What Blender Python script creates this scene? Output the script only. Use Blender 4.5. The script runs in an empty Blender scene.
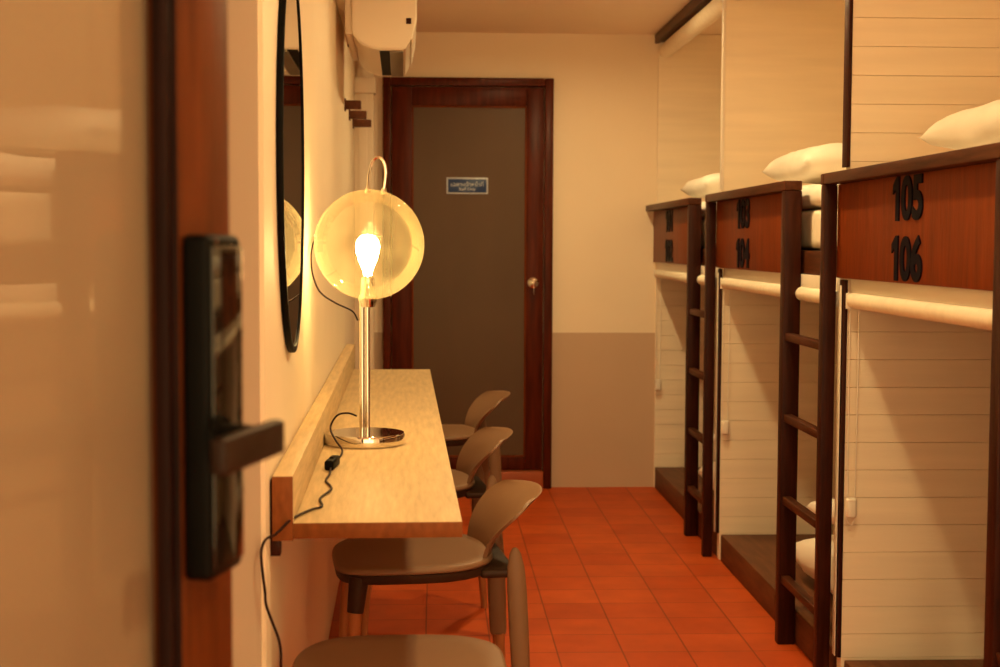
import bpy, bmesh, math, random
from mathutils import Vector, Matrix, Euler, noise
random.seed(7)
S = bpy.context.scene
COL = S.collection
PI = math.pi

# ------------------------------------------------------------------ materials
def newmat(name):
    m = bpy.data.materials.new(name); m.use_nodes = True
    nt = m.node_tree
    return m, nt, nt.nodes['Principled BSDF']

def coords(nt, scale=(1, 1, 1), kind='Object'):
    tc = nt.nodes.new('ShaderNodeTexCoord'); mp = nt.nodes.new('ShaderNodeMapping')
    mp.inputs['Scale'].default_value = scale
    nt.links.new(tc.outputs[kind], mp.inputs['Vector'])
    return mp.outputs['Vector']

def ramp(nt, src, c0, c1, p0=0.3, p1=0.7):
    r = nt.nodes.new('ShaderNodeValToRGB')
    r.color_ramp.elements[0].position = p0; r.color_ramp.elements[1].position = p1
    r.color_ramp.elements[0].color = (*c0, 1); r.color_ramp.elements[1].color = (*c1, 1)
    nt.links.new(src, r.inputs['Fac'])
    return r.outputs['Color']

def noisy(name, c, var=0.08, scale=6.0, rough=0.6, stretch=(1, 1, 1), bump=0.0, bscale=80, metal=0.0, spec=0.5, coat=0.0, detail=4):
    m, nt, p = newmat(name)
    n = nt.nodes.new('ShaderNodeTexNoise'); n.inputs['Scale'].default_value = scale; n.inputs['Detail'].default_value = detail
    nt.links.new(coords(nt, stretch), n.inputs['Vector'])
    lo = tuple(max(0, x * (1 - var)) for x in c); hi = tuple(min(1, x * (1 + var)) for x in c)
    nt.links.new(ramp(nt, n.outputs['Fac'], lo, hi), p.inputs['Base Color'])
    p.inputs['Roughness'].default_value = rough; p.inputs['Metallic'].default_value = metal
    p.inputs['Specular IOR Level'].default_value = spec
    p.inputs['Coat Weight'].default_value = coat; p.inputs['Coat Roughness'].default_value = 0.08
    if bump:
        b = nt.nodes.new('ShaderNodeTexNoise'); b.inputs['Scale'].default_value = bscale
        nt.links.new(coords(nt, stretch), b.inputs['Vector'])
        bp = nt.nodes.new('ShaderNodeBump'); bp.inputs['Strength'].default_value = bump; bp.inputs['Distance'].default_value = 0.01
        nt.links.new(b.outputs['Fac'], bp.inputs['Height']); nt.links.new(bp.outputs['Normal'], p.inputs['Normal'])
    return m

def wood(name, c, var=0.3, stretch=(14, 1.2, 14), rough=0.42, spec=0.12, coat=0.0):
    return noisy(name, c, var, 5.0, rough, stretch, 0.08, 20, 0.0, spec, coat, 6)

M = {}
M['dark_wood'] = wood('dark_wood', (0.034, 0.007, 0.003), 0.35, (16, 16, 1.5), 0.38)
M['dark_wood_y'] = wood('dark_wood_y', (0.070, 0.021, 0.009), 0.35, (16, 1.5, 16), 0.4)
M['panel_wood'] = wood('panel_wood', (0.170, 0.030, 0.003), 0.22, (9, 9, 1.2), 0.42)
M['door_wood'] = wood('door_wood', (0.075, 0.011, 0.003), 0.35, (10, 10, 1.0), 0.34)
M['near_wood'] = wood('near_wood', (0.085, 0.019, 0.003), 0.30, (10, 10, 1.0), 0.42)
M['bead_wood'] = wood('bead_wood', (0.011, 0.0025, 0.0015), 0.35, (14, 14, 1.0), 0.5, 0.1)
M['platform'] = wood('platform_wood', (0.130, 0.048, 0.020), 0.25, (12, 1.2, 12), 0.5)
M['leg_wood'] = wood('leg_wood', (0.36, 0.13, 0.045), 0.2, (14, 14, 1.5), 0.45)
M['desk'] = wood('desk_ply', (0.58, 0.44, 0.25), 0.14, (16, 1.4, 16), 0.46)
M['cream_shade'] = noisy('cream_paint_shade', (0.56, 0.47, 0.36), 0.03, 2.0, 0.55)  # same cream paint, darkened to stand in for weaker light on the return
M['edge'] = wood('desk_edge', (0.20, 0.062, 0.016), 0.2, (14, 14, 6), 0.5)
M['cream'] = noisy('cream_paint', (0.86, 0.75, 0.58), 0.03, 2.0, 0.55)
M['ceiling'] = noisy('ceiling_paint', (0.86, 0.72, 0.58), 0.03, 1.5, 0.8)
M['plank'] = noisy('plank_paint', (0.87, 0.77, 0.61), 0.05, 3.0, 0.5, (0.6, 0.6, 8), 0.05, 30)
M['white'] = noisy('white_plastic', (0.80, 0.75, 0.66), 0.03, 3.0, 0.35)
M['ac_white'] = noisy('warm_white_plastic', (0.70, 0.60, 0.48), 0.03, 3.0, 0.4)
M['vane_grey'] = noisy('vane_grey', (0.17, 0.15, 0.11), 0.05, 6.0, 0.4)
M['blind'] = noisy('blind_fabric', (0.82, 0.74, 0.60), 0.05, 40, 0.7)
M['linen'] = noisy('linen', (0.86, 0.82, 0.74), 0.04, 7.0, 0.85, (1, 1, 1), 0.25, 9)
M['mattress'] = noisy('mattress_ticking', (0.80, 0.72, 0.58), 0.05, 20.0, 0.85, (1, 1, 1), 0.1, 60)
M['taupe'] = noisy('taupe_plastic', (0.215, 0.120, 0.066), 0.05, 4.0, 0.42, spec=0.2)
M['dark_plastic'] = noisy('dark_taupe_plastic', (0.040, 0.018, 0.010), 0.08, 4.0, 0.45, spec=0.12)
M['black'] = noisy('black_plastic', (0.0022, 0.0018, 0.0016), 0.1, 8.0, 0.5, spec=0.07)
M['black_gloss'] = noisy('black_gloss', (0.006, 0.005, 0.004), 0.05, 6.0, 0.06, spec=0.6, coat=0.3)
M['lever'] = noisy('brown_black_metal', (0.016, 0.006, 0.003), 0.1, 8.0, 0.4, spec=0.15)
M['cord'] = noisy('cord_rubber', (0.018, 0.006, 0.005), 0.1, 30.0, 0.5, spec=0.15)
M['chrome'] = noisy('chrome', (0.78, 0.74, 0.68), 0.03, 5.0, 0.08, metal=1.0)
M['numeral'] = noisy('numeral_navy', (0.005, 0.004, 0.010), 0.1, 12, 0.5, spec=0.04)
M['sign_blue'] = noisy('sign_blue', (0.010, 0.040, 0.150), 0.08, 12, 0.3)
M['sign_white'] = noisy('sign_white', (0.50, 0.56, 0.66), 0.05, 12, 0.4)
M['peg'] = wood('peg_wood', (0.10, 0.034, 0.016), 0.3, (10, 10, 10), 0.5)
M['frost'] = noisy('frosted_door_glass', (0.095, 0.052, 0.026), 0.10, 2.5, 0.38, (1, 1, 0.6), spec=0.25)
M['step'] = noisy('terracotta_step', (0.34, 0.075, 0.022), 0.15, 5.0, 0.45)

def mat_mirror():
    m, nt, p = newmat('mirror_silver')
    p.inputs['Base Color'].default_value = (0.80, 0.78, 0.74, 1); p.inputs['Metallic'].default_value = 1; p.inputs['Roughness'].default_value = 0.01
    return m
M['mirror'] = mat_mirror()

def mat_two_tone(name, upper, lower, z):
    m, nt, p = newmat(name)
    g = nt.nodes.new('ShaderNodeNewGeometry'); s = nt.nodes.new('ShaderNodeSeparateXYZ')
    nt.links.new(g.outputs['Position'], s.inputs[0])
    gt = nt.nodes.new('ShaderNodeMath'); gt.operation = 'GREATER_THAN'; gt.inputs[1].default_value = z
    nt.links.new(s.outputs['Z'], gt.inputs[0])
    n = nt.nodes.new('ShaderNodeTexNoise'); n.inputs['Scale'].default_value = 2.5; nt.links.new(coords(nt), n.inputs['Vector'])
    a = ramp(nt, n.outputs['Fac'], tuple(x * .97 for x in lower), tuple(x * 1.03 for x in lower))
    b = ramp(nt, n.outputs['Fac'], tuple(x * .98 for x in upper), tuple(x * 1.02 for x in upper))
    mx = nt.nodes.new('ShaderNodeMix'); mx.data_type = 'RGBA'
    nt.links.new(gt.outputs[0], mx.inputs['Factor']); nt.links.new(a, mx.inputs['A']); nt.links.new(b, mx.inputs['B'])
    nt.links.new(mx.outputs['Result'], p.inputs['Base Color']); p.inputs['Roughness'].default_value = 0.5
    return m
M['wall_two'] = mat_two_tone('wall_two_tone_paint', (0.86, 0.74, 0.57), (0.55, 0.40, 0.28), 0.79)

def mat_floor():
    m, nt, p = newmat('terracotta_tiles')
    b = nt.nodes.new('ShaderNodeTexBrick')
    b.offset = 0.0; b.squash = 1.0
    b.inputs['Scale'].default_value = 1.0
    b.inputs['Brick Width'].default_value = 0.2; b.inputs['Row Height'].default_value = 0.2
    b.inputs['Mortar Size'].default_value = 0.0030; b.inputs['Mortar Smooth'].default_value = 0.4
    b.inputs['Color1'].default_value = (0.50, 0.070, 0.010, 1); b.inputs['Color2'].default_value = (0.60, 0.098, 0.016, 1)
    b.inputs['Mortar'].default_value = (0.27, 0.045, 0.010, 1)
    tc = nt.nodes.new('ShaderNodeTexCoord'); mp = nt.nodes.new('ShaderNodeMapping')
    mp.inputs['Location'].default_value = (0.028, 0.075, 0)
    nt.links.new(tc.outputs['Object'], mp.inputs['Vector']); nt.links.new(mp.outputs['Vector'], b.inputs['Vector'])
    n = nt.nodes.new('ShaderNodeTexNoise'); n.inputs['Scale'].default_value = 7; n.inputs['Detail'].default_value = 5
    nt.links.new(tc.outputs['Object'], n.inputs['Vector'])
    mx = nt.nodes.new('ShaderNodeMix'); mx.data_type = 'RGBA'; mx.blend_type = 'MULTIPLY'; mx.inputs['Factor'].default_value = 1
    nt.links.new(b.outputs['Color'], mx.inputs['A']); nt.links.new(ramp(nt, n.outputs['Fac'], (.78, .76, .74), (1, 1, 1)), mx.inputs['B'])
    nt.links.new(mx.outputs['Result'], p.inputs['Base Color'])
    p.inputs['Roughness'].default_value = 0.5; p.inputs['Specular IOR Level'].default_value = 0.2
    bp = nt.nodes.new('ShaderNodeBump'); bp.invert = True; bp.inputs['Strength'].default_value = 0.25; bp.inputs['Distance'].default_value = 0.004
    nt.links.new(b.outputs['Fac'], bp.inputs['Height']); nt.links.new(bp.outputs['Normal'], p.inputs['Normal'])
    return m
M['floor'] = mat_floor()

def mat_globe():
    # old clear glass with a thin amber bloom and blown-in seeds: mostly see-through, a little translucent
    m = bpy.data.materials.new('seeded_globe_glass'); m.use_nodes = True; nt = m.node_tree
    for n in list(nt.nodes): nt.nodes.remove(n)
    out = nt.nodes.new('ShaderNodeOutputMaterial')
    tr = nt.nodes.new('ShaderNodeBsdfTransparent'); tr.inputs[0].default_value = (1.0, 0.95, 0.82, 1)
    tl = nt.nodes.new('ShaderNodeBsdfTranslucent'); tl.inputs[0].default_value = (1.0, 0.86, 0.52, 1)
    gl = nt.nodes.new('ShaderNodeBsdfGlossy'); gl.inputs[0].default_value = (1, 0.95, 0.85, 1); gl.inputs['Roughness'].default_value = 0.05
    n = nt.nodes.new('ShaderNodeTexNoise'); n.inputs['Scale'].default_value = 14; n.inputs['Detail'].default_value = 5
    nt.links.new(coords(nt), n.inputs['Vector'])
    lw = nt.nodes.new('ShaderNodeLayerWeight'); lw.inputs['Blend'].default_value = 0.22
    mr = nt.nodes.new('ShaderNodeMapRange'); mr.inputs['From Min'].default_value = 0.3; mr.inputs['From Max'].default_value = 0.75
    mr.inputs['To Min'].default_value = GLO[0]; mr.inputs['To Max'].default_value = GLO[1]
    nt.links.new(n.outputs['Fac'], mr.inputs['Value'])
    m1 = nt.nodes.new('ShaderNodeMath'); m1.operation = 'MULTIPLY_ADD'; m1.inputs[1].default_value = 0.10
    nt.links.new(lw.outputs['Facing'], m1.inputs[0]); nt.links.new(mr.outputs['Result'], m1.inputs[2])
    mixa = nt.nodes.new('ShaderNodeMixShader'); nt.links.new(m1.outputs[0], mixa.inputs[0])
    nt.links.new(tr.outputs[0], mixa.inputs[1]); nt.links.new(tl.outputs[0], mixa.inputs[2])
    mixb = nt.nodes.new('ShaderNodeMixShader')
    m2 = nt.nodes.new('ShaderNodeMath'); m2.operation = 'MULTIPLY'; m2.inputs[1].default_value = 0.35
    nt.links.new(lw.outputs['Fresnel'], m2.inputs[0]); nt.links.new(m2.outputs[0], mixb.inputs[0])
    nt.links.new(mixa.outputs[0], mixb.inputs[1]); nt.links.new(gl.outputs[0], mixb.inputs[2])
    nt.links.new(mixb.outputs[0], out.inputs[0])
    return m
GLO = (0.018, 0.07)
M['globe'] = mat_globe()

def mat_emit(name, c, s):
    m = bpy.data.materials.new(name); m.use_nodes = True; nt = m.node_tree
    for n in list(nt.nodes): nt.nodes.remove(n)
    out = nt.nodes.new('ShaderNodeOutputMaterial'); e = nt.nodes.new('ShaderNodeEmission')
    e.inputs[0].default_value = (*c, 1); e.inputs[1].default_value = s
    nt.links.new(e.outputs[0], out.inputs[0]); return m
WARM = (1.0, 0.72, 0.325)
BULB_W = 85.0
DOWN_W = 600.0
M['bulb'] = mat_emit('lit_bulb', (1.0, 0.68, 0.27), BULB_W)
M['diffuser'] = mat_emit('lit_diffuser', WARM, DOWN_W)

def mat_near_glass():
    # frosted film on the door glass, glossy outer face
    m, nt, p = newmat('filmed_door_glass')
    n = nt.nodes.new('ShaderNodeTexNoise'); n.inputs['Scale'].default_value = 2; nt.links.new(coords(nt), n.inputs['Vector'])
    nt.links.new(ramp(nt, n.outputs['Fac'], (0.215, 0.155, 0.102), (0.24, 0.172, 0.113)), p.inputs['Base Color'])
    p.inputs['Roughness'].default_value = 0.5
    p.inputs['Coat Weight'].default_value = 1.0; p.inputs['Coat Roughness'].default_value = 0.012; p.inputs['Coat IOR'].default_value = 1.9
    return m
M['near_glass'] = mat_near_glass()

# ------------------------------------------------------------------ mesh helpers
class MB:
    def __init__(self): self.bm = bmesh.new()
    def _merge(self, b, mx=None):
        if mx is not None: bmesh.ops.transform(b, matrix=mx, verts=b.verts)
        me = bpy.data.meshes.new('tmp'); b.to_mesh(me); b.free(); self.bm.from_mesh(me); bpy.data.meshes.remove(me)
    def box(self, x0, x1, y0, y1, z0, z1, bev=0.003, seg=2, mx=None):
        b = bmesh.new(); bmesh.ops.create_cube(b, size=1)
        for v in b.verts:
            v.co = Vector(((x0 + x1) / 2 + v.co.x * (x1 - x0), (y0 + y1) / 2 + v.co.y * (y1 - y0), (z0 + z1) / 2 + v.co.z * (z1 - z0)))
        if bev: bmesh.ops.bevel(b, geom=list(b.edges), offset=min(bev, 0.45 * min(abs(x1 - x0), abs(y1 - y0), abs(z1 - z0))), segments=seg, affect='EDGES', profile=0.5)
        self._merge(b, mx); return self
    def cyl(self, p0, p1, r0, r1=None, seg=24, caps=True):
        r1 = r0 if r1 is None else r1
        p0 = Vector(p0); p1 = Vector(p1); d = p1 - p0
        b = bmesh.new(); bmesh.ops.create_cone(b, cap_ends=caps, segments=seg, radius1=r0, radius2=r1, depth=d.length)
        mx = Matrix.Translation((p0 + p1) / 2) @ d.to_track_quat('Z', 'Y').to_matrix().to_4x4()
        self._merge(b, mx); return self
    def lathe(self, prof, seg=40, mx=None):
        b = bmesh.new(); rings = []
        for (r, z) in prof:
            if r < 1e-5: rings.append([b.verts.new((0, 0, z))])
            else: rings.append([b.verts.new((r * math.cos(2 * PI * i / seg), r * math.sin(2 * PI * i / seg), z)) for i in range(seg)])
        for a, c in zip(rings, rings[1:]):
            for i in range(seg):
                j = (i + 1) % seg
                if len(a) == 1 and len(c) == 1: continue
                if len(a) == 1: b.faces.new((a[0], c[j], c[i]))
                elif len(c) == 1: b.faces.new((a[i], a[j], c[0]))
                else: b.faces.new((a[i], a[j], c[j], c[i]))
        bmesh.ops.recalc_face_normals(b, faces=b.faces)
        self._merge(b, mx); return self
    def tube(self, pts, r, seg=10, sub=6):
        P = [Vector(p) for p in pts]; out = []
        for i in range(len(P) - 1):
            p0 = P[i - 1] if i else P[i] * 2 - P[i + 1]; p3 = P[i + 2] if i + 2 < len(P) else P[i + 1] * 2 - P[i]
            for k in range(sub):
                t = k / sub
                out.append(0.5 * (2 * P[i] + (P[i + 1] - p0) * t + (2 * p0 - 5 * P[i] + 4 * P[i + 1] - p3) * t * t + (3 * P[i] - p0 - 3 * P[i + 1] + p3) * t ** 3))
        out.append(P[-1])
        b = bmesh.new(); rings = []; up = Vector((0.3, 0.2, 1)).normalized()
        for i, p in enumerate(out):
            t = (out[min(i + 1, len(out) - 1)] - out[max(i - 1, 0)]).normalized()
            s = t.cross(up); s = s.normalized() if s.length > 1e-4 else Vector((1, 0, 0)); u = s.cross(t).normalized(); up = u
            rings.append([b.verts.new(p + r * (math.cos(2 * PI * k / seg) * s + math.sin(2 * PI * k / seg) * u)) for k in range(seg)])
        for a, c in zip(rings, rings[1:]):
            for k in range(seg): b.faces.new((a[k], a[(k + 1) % seg], c[(k + 1) % seg], c[k]))
        b.faces.new(rings[0]); b.faces.new(rings[-1])
        bmesh.ops.recalc_face_normals(b, faces=b.faces)
        self._merge(b); return self
    def extrude_y(self, poly, y0, y1, bev=0.0, mx=None):
        # poly: list of (x,z), extruded along y
        b = bmesh.new()
        a = [b.verts.new((x, y0, z)) for x, z in poly]; c = [b.verts.new((x, y1, z)) for x, z in poly]
        b.faces.new(a); b.faces.new(list(reversed(c)))
        n = len(poly)
        for i in range(n): b.faces.new((a[i], c[i], c[(i + 1) % n], a[(i + 1) % n]))
        bmesh.ops.recalc_face_normals(b, faces=b.faces)
        if bev: bmesh.ops.bevel(b, geom=list(b.edges), offset=bev, segments=2, affect='EDGES')
        self._merge(b, mx); return self
    def build(self, name, mat, parent=None, smooth=True, mx=None, angle=0.6):
        if mx is not None: bmesh.ops.transform(self.bm, matrix=mx, verts=self.bm.verts)
        me = bpy.data.meshes.new(name); self.bm.to_mesh(me); self.bm.free()
        me.materials.append(M[mat] if isinstance(mat, str) else mat)
        if smooth:
            for p in me.polygons: p.use_smooth = True
            try: me.set_sharp_from_angle(angle=angle)
            except Exception: pass
        o = bpy.data.objects.new(name, me); COL.objects.link(o)
        if parent: o.parent = parent
        return o

def tag(o, label, cat, group=None):
    o['label'] = label; o['category'] = cat
    if group: o['group'] = group
    return o
def thing(name, label, cat, loc=(0, 0, 0), rz=0, group=None):
    o = bpy.data.objects.new(name, None); COL.objects.link(o); o.empty_display_size = 0.05
    o.location = loc; o.rotation_euler = (0, 0, rz)
    return tag(o, label, cat, group)
def struct(o): o['kind'] = 'structure'; return o
def children(o): return [c for c in bpy.data.objects if c.parent == o]
def dup(o, parent=None):
    c = o.copy(); COL.objects.link(c); c.parent = parent
    for ch in children(o): dup(ch, c)
    return c
def text_mesh(name, body, size, mat, parent, loc, rot, ext=0.003, sx=1.0, bold=0.0):
    cu = bpy.data.curves.new(name, 'FONT'); cu.body = body; cu.size = size; cu.align_x = 'CENTER'; cu.align_y = 'CENTER'
    cu.extrude = ext; cu.offset = bold; cu.resolution_u = 6
    t = bpy.data.objects.new('tmp_text', cu); COL.objects.link(t)
    bpy.context.view_layer.update()
    dg = bpy.context.evaluated_depsgraph_get()
    me = bpy.data.meshes.new_from_object(t.evaluated_get(dg))
    bpy.data.objects.remove(t); bpy.data.curves.remove(cu)
    me.name = name
    xs = [v.co.x for v in me.vertices]; ys = [v.co.y for v in me.vertices]
    if xs:
        cx, cy = (min(xs) + max(xs)) / 2, (min(ys) + max(ys)) / 2
        for v in me.vertices: v.co.x = (v.co.x - cx) * sx; v.co.y -= cy
    me.materials.clear(); me.materials.append(M[mat])
    o = bpy.data.objects.new(name, me); COL.objects.link(o); o.location = loc; o.rotation_euler = rot
    if parent: o.parent = parent
    return o

def numeral_mesh(num, parent, loc):
    # flagged 1 drawn as a stroke, the other two digits as heavy letters
    o = text_mesh('numerals', num[1:], 0.138, 'numeral', parent, loc, (PI / 2, 0, -PI / 2), 0.0025, 1.12, 0.0045)
    me = o.data
    ys = [v.co.y for v in me.vertices]; xs = [v.co.x for v in me.vertices]
    h = max(ys) - min(ys); w = max(xs) - min(xs)
    for v in me.vertices: v.co.x += 0.030
    x1 = -w / 2 + 0.030 - 0.016
    poly = [(x1 - .024, -h / 2), (x1, -h / 2), (x1, h / 2), (x1 - .016, h / 2), (x1 - .046, h / 2 - .020), (x1 - .046, h / 2 - .042), (x1 - .024, h / 2 - .030)]
    b = bmesh.new(); b.from_mesh(me)
    f = [b.verts.new((x, y, 0.0025)) for x, y in poly]; k = [b.verts.new((x, y, -0.0025)) for x, y in poly]
    b.faces.new(f); b.faces.new(list(reversed(k)))
    for i in range(len(poly)):
        j = (i + 1) % len(poly); b.faces.new((f[i], k[i], k[j], f[j]))
    b.to_mesh(me); b.free()
    return o

# left wall frame: the desk wall splays 1.26 degrees from the bunk side
TH = 0.022; LX = -0.234
RL = Matrix.Translation((LX, 0, 0)) @ Matrix.Rotation(TH, 4, 'Z')
def L(x, y, z=0.0): return RL @ Vector((x, y, z))

# ------------------------------------------------------------------ setting
YB = 7.317; CZ = 2.29
b = MB(); b.box(-1.5, 2.3, -0.8, YB + 0.15, -0.1, 0, 0); struct(b.build('floor', 'floor', smooth=False))
b = MB(); b.box(-1.5, 2.3, -0.8, YB + 0.15, CZ, CZ + 0.1, 0); struct(b.build('ceiling', 'ceiling', smooth=False))
b = MB(); b.box(-0.62, 2.2, YB, YB + 0.12, 0, CZ, 0); struct(b.build('wall_back', 'wall_two', smooth=False))
b = MB(); b.box(-0.14, 0, 2.462, YB + 0.03, 0, CZ, 0, mx=RL); struct(b.build('wall_left', 'cream', smooth=False))
b = MB(); b.box(-1.42, -0.2955, 2.45, 2.58, 0, CZ, 0); struct(b.build('wall_left_return', 'cream_shade', smooth=False))
b = MB(); b.box(-1.5, -1.38, -0.8, 2.45, 0, CZ, 0); struct(b.build('wall_left_entry', 'cream', smooth=False))
b = MB(); b.box(2.06, 2.2, -0.8, YB, 0, CZ, 0); struct(b.build('wall_right', 'plank', smooth=False))
b = MB(); b.box(-1.38, -0.50, 0.30, 0.42, 0, CZ, 0)
struct(b.build('wall_front', 'cream', smooth=False))
b = MB(); b.box(-0.50, -0.455, 0.27, 0.45, 0, CZ)
struct(b.build('trim_2', 'near_wood'))
b = MB(); b.box(1.10, 1.145, 0.42, YB, 2.245, CZ, 0.003); struct(b.build('trim_1', 'dark_wood_y'))

# plank partitions between the bunks (three of them face the camera)
POST = [7.317, 5.655, 3.937, 2.26]
def planks(y, x0, x1, zlist, th=0.012):
    b = MB()
    for z0, z1 in zip(zlist, zlist[1:]):
        b.box(x0, x1, y, y + th, z0 + 0.0005, z1 - 0.0005, 0.0008, 1)
    return b
low = [0.0, 0.106] + [0.172 + 0.0757 * i for i in range(13)]
hi = [low[-1] + 0.0768 * i for i in range(16) if low[-1] + 0.0768 * i < CZ - 0.03] + [CZ - 0.001]
for nm, yp, x1 in (('wall_bunk_far', YB - 0.018, 2.055), ('wall_bunk_middle', 5.60, 2.055), ('wall_bunk_near', 3.882, 2.055), ('wall_bunk_entry', 2.205, 2.055)):
    x0 = 1.117
    b = planks(yp, x0, x1, low)
    if nm in ('wall_bunk_far', 'wall_bunk_middle'): b.box(x0, x1, yp, yp + 0.012, hi[0], CZ - .001, .001, 1)
    else:
        for z0, z1 in zip(hi, hi[1:]): b.box(x0, x1, yp, yp + 0.012, z0 + .0005, z1 - .0005, .0008, 1)
    b.box(x0 + .001, x1, yp + .010, yp + (0.0175 if nm == 'wall_bunk_far' else 0.045), 0, CZ - .001, 0)
    w = struct(b.build(nm, 'plank'))
    if nm != 'wall_bunk_far':
        e = MB(); e.box(1.107, 1.1165, yp - 0.002, yp + 0.045, 0.107, 1.145, 0.001)
        if nm != 'wall_bunk_middle': e.box(1.107, 1.1165, yp - 0.002, yp + 0.045, 1.45, 2.245, 0.001)
        e.build('edge_trim', 'dark_wood', w)
        e = MB(); e.box(1.1025, 1.1048, yp + 0.014, yp + 0.040, 0.107, 1.13, 0.001)
        if nm == 'wall_bunk_middle': e.box(1.107, 1.1165, yp - 0.002, yp + 0.030, 1.45, 2.245, 0.001)
        e.build('edge_strip', 'white', w)

# ------------------------------------------------------------------ back door
D = struct(bpy.data.objects.new('door_1', None)); COL.objects.link(D); D.location = (0, YB, 0)
b = MB(); b.box(-0.261, -0.222, -0.045, 0, 0, 2.063, .004).box(0.547, 0.590, -0.045, 0, 0, 2.063, .004).box(-0.222, 0.547, -0.045, 0, 2.022, 2.063, .004)
b.build('door_frame', 'door_wood', D)
b = MB(); b.box(-0.218, -0.117, -0.035, -0.001, 0.095, 2.018, .003).box(0.457, 0.543, -0.035, -0.001, 0.095, 2.018, .003)
b.box(-0.117, 0.457, -0.035, -0.001, 1.925, 2.018, .003).box(-0.117, 0.457, -0.035, -0.001, 0.095, 0.160, .003)
leaf = b.build('door_leaf', 'door_wood', D)
b = MB(); b.box(-0.117, -0.109, -0.028, -0.016, 0.16, 1.925, .002).box(0.449, 0.457, -0.028, -0.016, 0.16, 1.925, .002)
b.box(-0.109, 0.449, -0.028, -0.016, 1.917, 1.925, .002).box(-0.109, 0.449, -0.028, -0.016, 0.16, 0.168, .002); b.build('glazing_bead', 'panel_wood', leaf)
b = MB(); b.box(-0.112, 0.452, -0.016, -0.006, 0.163, 1.922, 0); b.build('glass_panel', 'frost', D)
b = MB(); mx = Matrix.Translation((0.491, -0.035, 1.043)) @ Matrix.Rotation(PI / 2, 4, 'X')
b.lathe([(0, 0), (0.026, 0), (0.027, 0.005), (0.012, 0.010), (0.010, 0.024), (0.020, 0.031), (0.026, 0.043), (0.025, 0.056), (0.015, 0.063), (0, 0.064)], 28, mx)
kn = b.build('door_knob', 'chrome', D)
b = MB(); b.box(0.486, 0.496, -0.1125, -0.098, 1.036, 1.052, .002).box(0.4895, 0.4925, -0.1115, -0.1085, 0.985, 1.038, .001); b.build('key', 'chrome', kn)
b = MB(); b.box(-0.221, 0.546, -0.075, -0.0005, 0, 0.092, .006); b.build('door_step', 'step', D)

# sign on the back door glass
SG = thing('door_sign', 'small dark blue sign with white lettering on the brown glass of the far door', 'sign', (0.160, YB - 0.0165, 1.528))
b = MB(); b.box(-0.104, 0.104, -0.006, 0, -0.041, 0.041, .002); b.build('plate', 'sign_white', SG)
b = MB(); b.box(-0.0965, 0.0965, -0.0072, -0.0055, -0.0335, 0.0335, .0005); b.build('panel', 'sign_blue', SG)
text_mesh('lettering', 'เฉพาะเจ้าหน้าที่', 0.029, 'sign_white', SG, (0, -0.0076, 0.009), (PI / 2, 0, 0), 0.0004, 1.0, 0.0)
text_mesh('lettering', 'Staff Only', 0.0215, 'sign_white', SG, (0, -0.0076, -0.0185), (PI / 2, 0, 0), 0.0004, 1.0, 0.0)

# ------------------------------------------------------------------ open door leaf with lock, in the foreground
ang = math.radians(14)
# local x = along the leaf towards its free edge, local y = into the leaf; the face the camera sees is y=0
p_lock = Vector((-0.199, 1.29, 0)); dn = Vector((math.cos(ang), -math.sin(ang), 0)); dd = Vector((math.sin(ang), math.cos(ang), 0))
s0 = p_lock - dn * 0.028
N2 = struct(bpy.data.objects.new('door_2', None)); COL.objects.link(N2); N2.location = s0; N2.rotation_euler = (0, 0, PI / 2 - ang)
# local axes: x=dd, y=-dn (left)
b = MB(); b.box(0, 0.120, 0, 0.042, 0.008, 2.05, .004); b.build('lock_stile', 'near_wood', N2)
b = MB(); b.box(-0.012, -0.0003, 0.006, 0.020, 0.16, 1.93, .003).box(-0.0009, 0.0012, 0.001, 0.024, 0.16, 1.93, 0.001); b.build('glazing_bead', 'bead_wood', N2)
b = MB(); b.box(-0.80, 0, 0, 0.042, 1.93, 2.05, .004).box(-0.80, 0, 0, 0.042, 0.008, 0.16, .004).box(-0.90, -0.80, 0, 0.042, 0.008, 2.05, .004); b.build('door_rails', 'near_wood', N2)
b = MB(); b.box(-0.80, -0.0005, 0.0275, 0.034, 0.16, 1.93, 0); b.build('glass_panel', 'near_glass', N2)
b = MB(); b.box(0.0, 0.077, -0.028, -0.0003, 0.936, 1.247, .007, 3); lock = b.build('digital_lock', 'black', N2)
b = MB(); b.box(0.004, 0.073, -0.0298, -0.0275, 0.946, 1.237, .004, 3); b.build('glossy_faceplate', 'black_gloss', lock)
b = MB(); b.cyl((0.012, -0.0296, 1.241), (0.012, -0.0305, 1.241), 0.002); b.build('status_light', 'chrome', lock)
# lever: hub towards the viewer, bar running beside the face plate
a0 = Vector((-0.080, -0.064, 0)); 
b = MB(); b.cyl((0.014, -0.0296, 1.063), (0.014, -0.066, 1.063), 0.0155, 0.014, 28).cyl((0.014, -0.0296, 1.063), (0.014, -0.034, 1.063), 0.024, 0.023, 28); hub = b.build('lever_hub', 'black', lock)
b = MB(); b.box(-0.088, 0.055, -0.078, -0.064, 1.047, 1.0785, .004, 3); b.build('lever_handle', 'lever', lock)

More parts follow.
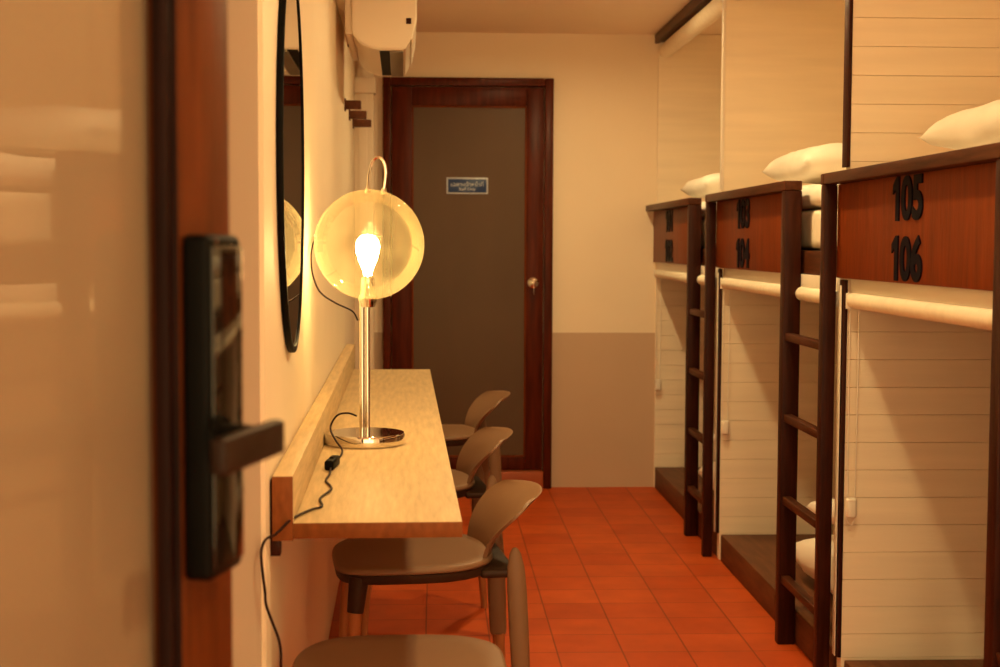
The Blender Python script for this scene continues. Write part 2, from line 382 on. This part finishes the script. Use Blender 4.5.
# ------------------------------------------------------------------ desk
DK = thing('wall_desk', 'long pale wooden wall-mounted desk carrying the globe lamp', 'desk', L(0, 2.53), TH)
y0d = 0.0; y1d = 3.10
b = MB(); b.box(0.0415, 0.338, y0d, y1d, 0.722, 0.75, .0015); dt = b.build('desktop', 'desk', DK)
b = MB(); b.box(0.0415, 0.3385, y0d - 0.0012, y0d + 0.0002, 0.7215, 0.7488, .0004); b.build('edge_band', 'edge', dt)
b = MB(); b.box(0.005, 0.0413, y0d, y1d + .22, 0.718, 0.833, .0025); bb = b.build('backboard', 'desk', DK)
b = MB(); b.box(0.0052, 0.0412, y0d - 0.0012, y0d + 0.0002, 0.718, 0.8315, .0004); b.build('edge_band', 'edge', bb)
for yy in (0.012, 1.5, 2.9):
    b = MB(); b.box(0.0006, 0.018, yy, yy + 0.03, 0.688, 0.7175, .002).box(0.0006, 0.0045, yy, yy + 0.03, 0.688, 0.825, .001); b.build('bracket', 'dark_wood', DK)

# ------------------------------------------------------------------ lamp
GY, GX = 3.53, 0.150
LP = thing('table_lamp', 'lit clear glass globe lamp on a chrome stand standing on the desk', 'lamp', L(0.140, 3.53, 0.750), TH)
# local z from desk top
b = MB(); b.lathe([(0, 0.0005), (0.094, 0.0005), (0.0975, 0.003), (0.0985, 0.008), (0.0985, 0.024), (0.096, 0.0285), (0.02, 0.030), (0, 0.030)], 64); b.build('base', 'chrome', LP)
b = MB(); b.cyl((-0.0062, 0, 0.029), (-0.0062, 0, 0.350), 0.0065, seg=20).cyl((0.0066, 0.003, 0.029), (0.0066, 0.003, 0.350), 0.0065, seg=20); b.build('pole', 'chrome', LP)
gz = 0.486; R = 0.1335
b = MB(); prof = [(R * math.sin(t), gz - R * math.cos(t)) for t in [0.14 + (PI - 0.14 - 0.10) * i / 44 for i in range(45)]]
b.lathe(prof, 64, Matrix.Translation((0.012, 0, 0))); b.build('glass_globe', 'globe', LP)
b = MB(); b.lathe([(0, 0.335), (0.017, 0.335), (0.023, 0.352), (0.0235, 0.358), (0.018, 0.366), (0.016, 0.405), (0.012, 0.410), (0, 0.410)], 32, Matrix.Translation((0.008, 0, 0))); sk = b.build('socket', 'chrome', LP)
bz = 0.411
b = MB(); prof = [(0.010, bz), (0.012, bz + .012), (0.021, bz + .034), (0.028, bz + .056), (0.0295, bz + .070), (0.026, bz + .086), (0.016, bz + .097), (0, bz + .100)]
b.lathe([(0, bz)] + prof, 32, Matrix.Translation((0.008, 0, 0))); b.build('bulb', 'bulb', LP)
b = MB(); b.tube([(-0.003 + 0.012, 0, 0.612), (0.012, 0, 0.655), (0.020, 0, 0.686), (0.033, 0, 0.697), (0.046, 0, 0.688), (0.052, 0, 0.660), (0.047, 0, 0.612)], 0.0038)
b.cyl((0.009, 0, 0.610), (0.009, 0, 0.622), 0.008, 0.006).cyl((0.047, 0, 0.607), (0.047, 0, 0.622), 0.008, 0.006); b.build('top_loop', 'chrome', LP)

# flexes: one cord from the foot through the switch and down the wall, one from the pole up to the wall
lmx = Matrix.Translation((-0.140, -3.53, -0.750))
b = MB()
b.tube([(0.122, 3.50, 0.822), (0.101, 3.50, 0.829), (0.077, 3.50, 0.825), (0.062, 3.50, 0.806), (0.060, 3.48, 0.790), (0.075, 3.425, 0.772), (0.090, 3.388, 0.758), (0.092, 3.33, 0.7535), (0.085, 3.24, 0.7535), (0.080, 3.175, 0.757),
        (0.078, 3.13, 0.757), (0.079, 3.04, 0.7535), (0.076, 2.96, 0.7535), (0.092, 2.86, 0.7535), (0.076, 2.755, 0.7535), (0.084, 2.67, 0.7535), (0.066, 2.635, 0.7535), (0.046, 2.575, 0.7540), (0.032, 2.520, 0.752), (0.014, 2.495, 0.737),
        (0.002, 2.44, 0.739), (-0.004, 2.425, 0.722), (-0.002, 2.42, 0.692), (0.002, 2.42, 0.657), (0.004, 2.42, 0.632), (0.014, 2.42, 0.603), (0.026, 2.42, 0.567), (0.028, 2.42, 0.526), (0.022, 2.44, 0.44), (0.03, 2.50, 0.30), (0.028, 2.52, 0.10)], 0.0024)
CD = b.build('power_cord', 'cord', LP, mx=lmx)
b = MB(); mx = Matrix.Translation((0.0795, 3.15, 0.7615)) @ Matrix.Rotation(-0.12, 4, 'Z')
b.box(-0.010, 0.010, -0.045, 0.045, -0.011, 0.011, .005, 3, mx).box(-0.0045, 0.0045, -0.012, 0.012, 0.009, 0.0145, .002, 2, mx); b.build('inline_switch', 'black', CD, mx=lmx)
b = MB(); b.tube([(0.124, 3.53, 1.052), (0.110, 3.53, 1.075), (0.069, 3.53, 1.095), (0.033, 3.53, 1.121), (0.015, 3.54, 1.162), (0.010, 3.56, 1.203), (0.009, 3.64, 1.235), (0.006, 3.83, 1.255)], 0.0022); C2 = b.build('pole_cord', 'cord', LP, mx=lmx)
b = MB(); b.box(0.0003, 0.010, 3.815, 3.845, 1.247, 1.263, .003); b.build('wall_clip', 'white', C2, mx=lmx)

# ------------------------------------------------------------------ mirror
MR = thing('oval_mirror', 'tall oval dark-framed mirror on the left wall reflecting the globe', 'mirror', L(0.0005, 2.985, 1.415), TH)
rx = Matrix.Diagonal((1, 0.29, 0.40, 1)) @ Matrix.Rotation(PI / 2, 4, 'Y')
b = MB(); b.lathe([(0.965, 0.0), (0.995, 0.0005), (1.0, 0.003), (1.0, 0.0115), (0.996, 0.0135), (0.968, 0.0135), (0.965, 0.012), (0.965, 0.0)], 128, rx); b.build('frame', 'black', MR)
b = MB(); b.lathe([(0, 0.001), (0.966, 0.001), (0.966, 0.0105), (0, 0.0105)], 128, rx); b.build('mirror_glass', 'mirror', MR)

# ------------------------------------------------------------------ chairs
def seat_bm(frame=False):
    b = bmesh.new(); N = 56; rings = []
    def outline(s, z, dish=0.0):
        out = []
        for i in range(N):
            t = 2 * PI * i / N; c, q = math.cos(t), math.sin(t)
            e = 2 / 3.6
            x = 0.195 * math.copysign(abs(c) ** e, c) * s; y = 0.212 * math.copysign(abs(q) ** e, q) * s
            if x > 0: y *= 1 - 0.16 * (x / 0.195) ** 2
            out.append(b.verts.new((x, y, z - dish * max(0, 1 - (x / .195) ** 2 - (y / .21) ** 2) + (0.006 * max(0, x / .195) ** 2 - 0.010 * max(0, -x / .195) ** 4))))
        return out
    spec = [(0.30, 0.422, 0), (0.85, 0.422, 0), (0.975, 0.424, 0), (1.0, 0.431, 0), (1.0, 0.441, 0), (0.985, 0.4485, 0), (0.95, 0.451, 0.002), (0.75, 0.451, .008), (0.45, 0.451, .008), (0.15, 0.451, .008)]
    spec = [(0.30, 0.4345, 0), (0.85, 0.4345, 0), (0.985, 0.4355, 0), (1.0, 0.4385, 0), (1.0, 0.4425, 0), (0.992, 0.4478, 0), (0.96, 0.4505, 0.002), (0.75, 0.451, .008), (0.45, 0.451, .008), (0.15, 0.451, .008)]
    if frame: spec = [(0.30, 0.409, 0), (0.85, 0.409, 0), (0.955, 0.412, 0), (0.975, 0.417, 0), (0.975, 0.4335, 0), (0.30, 0.4335, 0)]  # dark slab under the seat, standing in for its shaded side edge
    rings = [outline(*s) for s in spec]
    for a, c in zip(rings, rings[1:]):
        for i in range(N): b.faces.new((a[i], a[(i + 1) % N], c[(i + 1) % N], c[i]))
    b.faces.new(list(reversed(rings[0]))); b.faces.new(rings[-1])
    bmesh.ops.recalc_face_normals(b, faces=b.faces)
    return b
def back_bm():
    b = bmesh.new(); NU, NV = 28, 24; th = 0.010
    def pt(u, v, off):
        z = 0.458 + 0.165 * v
        w = 0.125 + 0.088 * (3 * v * v - 2 * v ** 3) + 0.012 * (1 - v) ** 3
        # rounded upper corners
        if v > 0.72: w *= math.sqrt(max(0.0, 1 - ((v - 0.72) / 0.28) ** 2 * 0.38))
        x = 0.178 + 0.050 * v + 0.085 * v ** 2.0 - 0.010 * math.sin(PI * v)
        wrap = 0.020 + 0.035 * v
        x -= wrap * (abs(u) ** 2.2)
        return Vector((x + off, w * u, z + 0.012 * v * (1 - u * u)))
    front = [[b.verts.new(pt(-1 + 2 * i / NU, j / NV, 0)) for i in range(NU + 1)] for j in range(NV + 1)]
    back = [[b.verts.new(pt(-1 + 2 * i / NU, j / NV, th) ) for i in range(NU + 1)] for j in range(NV + 1)]
    for j in range(NV):
        for i in range(NU):
            b.faces.new((front[j][i], front[j][i + 1], front[j + 1][i + 1], front[j + 1][i]))
            b.faces.new((back[j][i], back[j + 1][i], back[j + 1][i + 1], back[j][i + 1]))
    for i in range(NU):
        b.faces.new((front[0][i], back[0][i], back[0][i + 1], front[0][i + 1])); b.faces.new((front[NV][i], front[NV][i + 1], back[NV][i + 1], back[NV][i]))
    for j in range(NV):
        b.faces.new((front[j][0], front[j + 1][0], back[j + 1][0], back[j][0])); b.faces.new((front[j][NU], back[j][NU], back[j + 1][NU], front[j + 1][NU]))
    bmesh.ops.recalc_face_normals(b, faces=b.faces)
    return b
def make_chair():
    t = thing('chair', '', 'chair')
    m = MB(); m.bm.free(); m.bm = seat_bm(); m.build('seat', 'taupe', t, angle=1.0, mx=Matrix.Translation((0, 0, 0.030)))
    m = MB(); m.bm.free(); m.bm = back_bm(); m.build('backrest', 'taupe', t, angle=1.0)
    for s in (-1, 1):
        top = Vector((-0.140, 0.165 * s, 0.454)); mid = Vector((-0.150, 0.172 * s, 0.372)); bot = Vector((-0.172, 0.192 * s, 0.0))
        m = MB(); m.cyl(bot, mid, 0.0105, 0.0165, 20); lg = m.build('leg', 'leg_wood', t)
        m = MB(); m.cyl(mid, top, 0.0195, 0.024, 20); m.build('leg_socket', 'dark_plastic', lg)
    m = MB(); m.bm.free(); m.bm = seat_bm(True); bmesh.ops.translate(m.bm, verts=m.bm.verts, vec=(0, 0, 0.030)); m.box(0.15, 0.238, -0.166, 0.166, 0.440, 0.4605, .008, 3); m.build('seat_shade_frame', 'dark_plastic', t, angle=0.9)
    for s in (-1, 1):
        p0 = Vector((0.262, 0.190 * s, 0.0)); p1 = Vector((0.246, 0.176 * s, 0.215))
        m = MB(); m.cyl(p0, p1, 0.0105, 0.0165, 20); lg = m.build('leg', 'leg_wood', t)
        m = MB(); prof = [(0, 0), (0.020, 0), (0.0225, 0.01), (0.024, 0.10), (0.024, 0.20), (0.021, 0.255), (0.0135, 0.288), (0.006, 0.300), (0, 0.302)]
        sh = Matrix.Identity(4); sh[0][2] = -0.045; sh[1][2] = -0.05 * s
        m.lathe(prof, 24, Matrix.Translation((0.246, 0.176 * s, 0.212)) @ sh @ Matrix.Diagonal((1.0, 0.62, 1, 1)))
        m.build('leg_socket', 'taupe', lg)
    return t
ch = make_chair()
CH = [(0.255, 3.560, 0.0, 'taupe plastic chair behind the low stool, its seat under the near end of the desk'),
      (0.265, 4.650, 0.0, 'taupe plastic chair half hidden behind the backrest of the chair in front of it'),
      (0.345, 5.850, 0.0, 'farthest taupe plastic chair, only its backrest top showing against the far door')]
for i, (x, y, a, lab) in enumerate(CH):
    o = ch if i == 0 else dup(ch)
    o.location = L(x, y); o.rotation_euler = (0, 0, TH + a + 0.09)
    tag(o, lab, 'chair', 'taupe chairs along the wall desk')

st = thing('stool', 'low taupe plastic seat nearest the camera, cut off by the bottom edge', 'stool', L(0.225, 2.575), TH)
for c in children(ch):
    if c.name.split('.')[0] == 'seat':
        k = c.copy(); COL.objects.link(k); k.parent = st
m = MB(); m.bm.free(); m.bm = seat_bm(True); bmesh.ops.translate(m.bm, verts=m.bm.verts, vec=(0, 0, 0.030)); m.build('seat_shade_frame', 'dark_plastic', st, angle=0.9)
for sx in (-1, 1):
    for sy in (-1, 1):
        m = MB(); m.cyl((0.172 * sx, 0.192 * sy, 0), (0.150 * sx, 0.172 * sy, 0.372), 0.0105, 0.0165, 20); lg = m.build('leg', 'leg_wood', st)
        m = MB(); m.cyl((0.150 * sx, 0.172 * sy, 0.372), (0.140 * sx, 0.165 * sy, 0.454), 0.0195, 0.024, 20); m.build('leg_socket', 'dark_plastic', lg)

# ------------------------------------------------------------------ bunks
def rumple(b, amp, sc, seed=0):
    for v in b.verts:
        n = noise.noise_vector(v.co * sc + Vector((seed * 7.3, seed * 3.1, 0)))
        v.co += n * amp
def pillow(name, label, loc, sx, sy, sz, rz=0, tilt=0, seed=0, group=None, parent=None):
    b = bmesh.new(); N = 36; grid = {}
    for sgn in (1, -1):
        for i in range(N + 1):
            for j in range(N + 1):
                u = -1 + 2 * i / N; v = -1 + 2 * j / N
                edge = (1 - abs(u) ** 2.6) * (1 - abs(v) ** 2.6)
                h = sz * max(0, edge) ** 0.32
                pinch = 1 - 0.10 * (u * u * v * v) + 0.02
                on = i in (0, N) or j in (0, N)
                if on and sgn == -1: grid[(-1, i, j)] = grid[(1, i, j)]; continue
                k = Vector((u * sx * (1 - 0.06 * (1 - v * v)), v * sy * (1 - 0.06 * (1 - u * u)), sgn * h * (1.0 if sgn > 0 else 0.8)))
                k += noise.noise_vector(k * 6 + Vector((seed * 5.1, 0, seed))) * 0.016 * min(1, edge * 3 + .2)
                k += noise.noise_vector(k * 16 + Vector((seed * 2.1, 4, seed))) * 0.004
                grid[(sgn, i, j)] = b.verts.new(k)
    for sgn in (1, -1):
        for i in range(N):
            for j in range(N):
                f = [grid[(sgn, i, j)], grid[(sgn, i + 1, j)], grid[(sgn, i + 1, j + 1)], grid[(sgn, i, j + 1)]]
                if sgn < 0: f.reverse()
                if len(set(f)) == 4: b.faces.new(f)
    m = MB(); m.bm.free(); m.bm = b
    o = m.build(name, 'linen', None, angle=3.0)
    o.location = loc; o.rotation_euler = (0, tilt, rz)
    return tag(o, label, 'pillow' if name == 'pillow' else 'duvet', group)
def soft_slab(x0, x1, y0, y1, z0, z1, bev, amp, sc, seed):
    b = bmesh.new(); bmesh.ops.create_cube(b, size=1)
    for v in b.verts: v.co = Vector(((x0 + x1) / 2 + v.co.x * (x1 - x0), (y0 + y1) / 2 + v.co.y * (y1 - y0), (z0 + z1) / 2 + v.co.z * (z1 - z0)))
    bmesh.ops.subdivide_edges(b, edges=list(b.edges), cuts=14, use_grid_fill=True)
    cx, cy, cz = (x0 + x1) / 2, (y0 + y1) / 2, (z0 + z1) / 2
    # round the rim
    for v in b.verts:
        q = Vector((max(x0 + bev, min(x1 - bev, v.co.x)), max(y0 + bev, min(y1 - bev, v.co.y)), max(z0 + bev, min(z1 - bev, v.co.z))))
        d = v.co - q
        if d.length > 1e-6: v.co = q + d.normalized() * min(d.length, bev)
    for v in b.verts: v.co.z += amp * noise.noise(v.co * sc + Vector((seed, 0, 0))) * (1 if v.co.z > cz else 0.0)
    m = MB(); m.bm.free(); m.bm = b; return m

WHICH = [('far', 'farthest', ('101', '102'), POST[0], POST[1], 6.062), ('mid', 'middle', ('103', '104'), POST[1], POST[2], 4.390), ('near', 'nearest', ('105', '106'), POST[2], POST[3], 2.682)]
RUNG = (0.970, 0.720, 0.465, 0.218)
for key, word, nums, F, N, st in WHICH:
    K = thing('bunk_bed', 'dark wooden bunk bed with ladder, front board numbered %s over %s' % nums, 'bunk bed', (1.064, N, 0), 0, 'bunk beds along the right wall')
    X = lambda v: v - 1.064
    Y = lambda v: v - N
    f1 = F if key != 'far' else YB - 0.020
    # near post
    b = MB(); b.box(X(1.064), X(1.1005), 0, 0.040, 0, 1.4045, .003); b.build('post', 'dark_wood', K)
    # rail along the top
    b = MB(); b.box(X(1.060), X(1.117), Y(st) + 0.0, Y(f1) - 0.002, 1.405, 1.4345, .003); b.build('top_rail', 'dark_wood_y', K)
    b = MB(); b.box(X(1.062), X(1.1005), -0.001, 0.041, 1.4045, 1.4345, .003); b.build('post_cap', 'dark_wood_y', K)
    # guard board
    b = MB(); b.box(X(1.100), X(1.116), Y(st) + 0.0455, Y(f1) - (0.004 if key == 'far' else 0.0), 1.150, 1.4045, .002); gp = b.build('guard_board', 'panel_wood', K)
    yn = {'far': 6.79, 'mid': 5.147, 'near': 3.340}[key]
    for num, zc in zip(nums, (1.350, 1.209)):
        numeral_mesh(num, gp, (X(1.0985), Y(yn), zc))
    # ladder
    b = MB(); b.box(X(1.064), X(1.117), Y(st), Y(st) + 0.045, 0, 1.4045, .003); ld = b.build('ladder_stile', 'dark_wood', K)
    for z in RUNG:
        b = MB(); b.box(X(1.070), X(1.098), 0.0405, Y(st) - 0.0005, z - 0.024, z, .003); b.build('rung', 'dark_wood_y', ld)
    # upper bed base
    b = MB(); b.box(X(1.128), X(2.05), 0.004, Y(f1) - 0.075 + (0.07 if key == 'far' else 0), 1.148, 1.222, .003); b.build('upper_bed_base', 'dark_wood_y', K)
    b = MB(); b.box(X(1.120), X(2.05), 0.004, Y(f1) - 0.075 + (0.07 if key == 'far' else 0), 0.0, 0.105, .003); b.build('lower_platform', 'platform', K)
    b = MB(); b.box(X(1.1185), X(1.1275), 0.004, Y(f1) - 0.075 + (0.07 if key == 'far' else 0), 1.112, 1.150, .002); b.build('blind_fascia', 'white', K)
    # mattress and bedding up top
    ye = f1 - 0.085 if key != 'far' else f1 - 0.01
    mt = soft_slab(1.150, 2.04, N + 0.01, ye, 1.2225, 1.352, 0.03, 0.0, 4, 1).build('mattress', 'mattress', None, angle=3)
    tag(mt, 'white mattress on the upper bed of the bunk numbered %s' % nums[0], 'mattress', 'mattresses on the upper beds')
    dv = soft_slab(1.142, 2.045, N + 0.008, ye + .002, 1.3535, 1.428, 0.034, 0.010, 7, {'far': 1, 'mid': 2, 'near': 3}[key]).build('duvet', 'linen', None, angle=3)
    tag(dv, 'white duvet spread over the mattress behind the board numbered %s' % nums[0], 'duvet', 'duvets on the upper beds')
    pillow('pillow', {'far': 'white pillow half hidden above the farthest bunk board', 'mid': 'puffy white pillow on the upper bed above the middle bunk board', 'near': 'white pillow at the right edge of the photo above the nearest bunk board'}[key],
           (1.50, N + 0.90, 1.500), 0.34, 0.30, 0.074, 0.0, 0.0, {'far': 3, 'mid': 1, 'near': 2}[key], 'pillows on the upper beds')
    # lower bed bedding, seen between the ladder rungs
    if key != 'near':
        d = pillow('duvet', 'folded white duvet on the lower platform seen through the %s bunk ladder' % word, (1.53, N + 0.62, 0.196), 0.33, 0.30, 0.098, 0.0, 0, 5, 'folded duvets on the lower platforms')
        pillow('pillow', 'white pillow on the folded duvet seen through the %s bunk ladder' % word, (1.57, N + 0.60, 0.366), 0.31, 0.26, 0.068, 0.1, 0, 6, 'pillows on the lower platforms')
    # roller blind under the upper base
    yb0, yb1 = N + 0.05, f1 - 0.10 if key != 'far' else f1 - 0.035
    RB = thing('roller_blind', 'rolled white blind with bead chain under the bunk board numbered %s' % nums[1], 'blind', (1.122, yb1, 1.0905), 0, 'rolled blinds of the lower beds')
    b = MB(); b.cyl((0, 0.0, 0), (0, yb0 - yb1, 0), 0.0215, seg=32); b.build('roll', 'blind', RB)
    MB().box(-0.022, 0.022, 0.0005, 0.006, -0.022, 0.0205, .002).build('bracket', 'white', RB); MB().box(-0.022, 0.022, yb0 - yb1 - .006, yb0 - yb1 - .0005, -0.022, 0.0205, .002).build('bracket', 'white', RB)
    b = MB()
    for s in (-1, 1): b.tube([(0.006 + 0.012 * s, 0.014, 0.0), (0.006 + 0.012 * s, 0.014, -0.25), (0.006 + 0.010 * s, 0.014, -0.53)], 0.0018, 6, 6)
    b.tube([(-0.004, 0.014, -0.53), (-0.008, 0.014, -0.58), (0.006, 0.014, -0.61), (0.020, 0.014, -0.58), (0.016, 0.014, -0.53)], 0.0018, 6, 5)
    cb = b.build('bead_chain', 'white', RB)
    b = MB(); b.box(-0.009, 0.021, 0.003, 0.026, -0.590, -0.535, .008, 3); b.build('chain_weight', 'white', cb)
    # upper roller blind below the ceiling beam
    RU = thing('roller_blind', 'rolled white blind below the ceiling beam over the %s upper bed' % word, 'blind', (1.150, yb1, 2.205), 0, 'rolled blinds of the upper beds')
    b = MB(); b.cyl((0, 0, 0), (0, yb0 - yb1, 0), 0.037, seg=32); b.build('roll', 'blind', RU)
    MB().box(-0.030, 0.03, 0.0005, 0.006, -0.03, 0.0848, .002).build('bracket', 'white', RU); MB().box(-0.03, 0.03, yb0 - yb1 - .006, yb0 - yb1 - .0005, -0.03, 0.0848, .002).build('bracket', 'white', RU)

# ------------------------------------------------------------------ air conditioner, pipe cover, rail, pegs
AC = thing('air_conditioner', 'white wall air conditioner seen from its end above the desk', 'air conditioner', L(0, 5.06, 1.906), TH)
prof = [(0.058, 0.300), (0.058, 0.055), (0.085, 0.020), (0.135, 0.0), (0.240, 0.0), (0.262, 0.040), (0.276, 0.110), (0.276, 0.215), (0.262, 0.262), (0.225, 0.300)]
b = MB(); b.extrude_y(prof, 0, 0.80, .005); body = b.build('body', 'ac_white', AC)
b = MB(); b.box(0.0335, 0.0585, 0.03, 0.77, 0.055, 0.29, .003); b.build('back_plate', 'ac_white', body)
b = MB(); b.box(0.152, 0.187, 0.035, 0.765, -0.0012, 0.004, 0); b.build('outlet_slot', 'black', body)
b = MB(); b.box(0.188, 0.234, 0.035, 0.765, -0.0045, 0.002, .001); b.build('vane', 'vane_grey', body)
b = MB(); b.extrude_y([(0.2635, 0.262), (0.2815, 0.216), (0.2815, 0.108), (0.2660, 0.036), (0.261, 0.038), (0.275, 0.110), (0.275, 0.215), (0.259, 0.258)], 0.006, 0.794); b.build('front_panel', 'white', body)
b = MB(); b.box(0.244, 0.262, -0.004, 0.004, 0.088, 0.108, .002); b.build('sensor', 'dark_wood', body)

PC = thing('pipe_cover', 'cream pipe cover running down the corner beside the far door', 'pipe cover', L(0, 7.02), TH)
b = MB(); b.box(0.0005, 0.093, 0, 0.085, 0.0005, 1.955, .004).box(0.020, 0.062, -0.006, 0.001, 0.0005, 1.955, .003); b.build('duct', 'ac_white', PC)
b = MB(); b.box(0.0005, 0.103, -0.012, 0.095, 1.955, 2.03, .005); b.build('collar', 'ac_white', PC)
b = MB(); b.tube([(0.050, 0.040, 2.03), (0.050, 0.035, 2.10), (0.055, -0.08, 2.145), (0.07, -0.40, 2.15), (0.10, -1.155, 2.12)], 0.044, 20, 6); b.build('pipe_bundle', 'ac_white', PC)

RLb = tag(MB().box(0.0005, 0.032, 4.0, 6.20, 2.075, 2.135, .004, mx=RL).build('mounting_rail', 'cream'), 'cream rail high on the left wall running in behind the air conditioner', 'rail')
b = MB(); b.box(-0.0000, 0.040, 6.201, 6.24, 2.068, 2.14, .003, mx=RL)
e = b.build('end_cap', 'dark_wood', RLb)
for i, (y, z, lab) in enumerate([(5.86, 1.790, 'dark wooden coat peg on the left wall, highest in view and nearest of three'), (6.33, 1.792, 'dark wooden coat peg on the left wall, second in the row of three'), (6.80, 1.794, 'dark wooden coat peg on the left wall, lowest in view beside the pipe cover')]):
    P = thing('coat_peg', lab, 'peg', L(0.0005 + 0.010 * i, y, z), TH, 'coat pegs on the left wall')
    b = MB(); b.box(0.0 - 0.010 * i, 0.066, -0.018, 0.018, -0.017, 0.017, .004, 3); b.build('peg', 'peg', P)
    b = MB(); b.box(0.0 - 0.010 * i, 0.006 - 0.010 * i, -0.026, 0.026, -0.024, 0.024, .002, 2); b.build('back_plate', 'peg', P)

# ------------------------------------------------------------------ ceiling lights
for i, (x, y, lab) in enumerate([(0.60, 6.08, 'small round ceiling downlight near the far end of the corridor'), (0.56, 2.35, 'round ceiling downlight above the near end of the desk'), (0.60, 4.30, 'added round fill downlight midway along the corridor'), (0.62, 0.75, 'round ceiling downlight over the entrance')]):  # the midway downlight is added to brighten wall, floor and partitions
    Dn = thing('downlight', lab, 'ceiling light', (x, y, CZ), 0, 'ceiling downlights')
    b = MB(); b.lathe([(0.048, 0.0), (0.066, 0.0), (0.067, -0.006), (0.062, -0.010), (0.050, -0.010), (0.048, 0.0)], 40); b.build('trim_ring', 'ac_white', Dn)
    b = MB(); b.lathe([(0, -0.003), (0.0478, -0.003), (0.0478, -0.0005), (0, -0.0005)], 40); b.build('diffuser', 'diffuser', Dn)

w = bpy.data.worlds.new('World'); S.world = w; w.use_nodes = True
w.node_tree.nodes['Background'].inputs[0].default_value = (1.0, 0.68, 0.31, 1); w.node_tree.nodes['Background'].inputs[1].default_value = 2.7  # added warm fill light, entering through the open end behind the camera

# ------------------------------------------------------------------ camera
cam = bpy.data.cameras.new('camera'); co = bpy.data.objects.new('camera', cam); COL.objects.link(co)
FP = 1450.0
cam.sensor_width = 36; cam.lens = 36 * FP / 1000; cam.clip_start = 0.02
yaw = math.atan(65 / FP); pit = math.atan(90 / FP); roll = 0.004
f = Vector((math.sin(yaw) * math.cos(pit), math.cos(yaw) * math.cos(pit), -math.sin(pit)))
r0 = Vector((math.cos(yaw), -math.sin(yaw), 0)); u0 = r0.cross(f)
r = r0 * math.cos(roll) + u0 * math.sin(roll); u = -r0 * math.sin(roll) + u0 * math.cos(roll)
co.matrix_world = Matrix(((r.x, u.x, -f.x, 0), (r.y, u.y, -f.y, 0), (r.z, u.z, -f.z, 1.24), (0, 0, 0, 1)))
cam.dof.use_dof = True; cam.dof.focus_distance = 3.7; cam.dof.aperture_fstop = 5.6
S.camera = co
S.cycles.max_bounces = 16; S.cycles.diffuse_bounces = 12; S.cycles.transparent_max_bounces = 16
S.view_settings.view_transform = 'Standard'; S.view_settings.look = 'None'; S.view_settings.gamma = 1.0
S.view_settings.use_curve_mapping = False; S.view_settings.exposure = 0.35
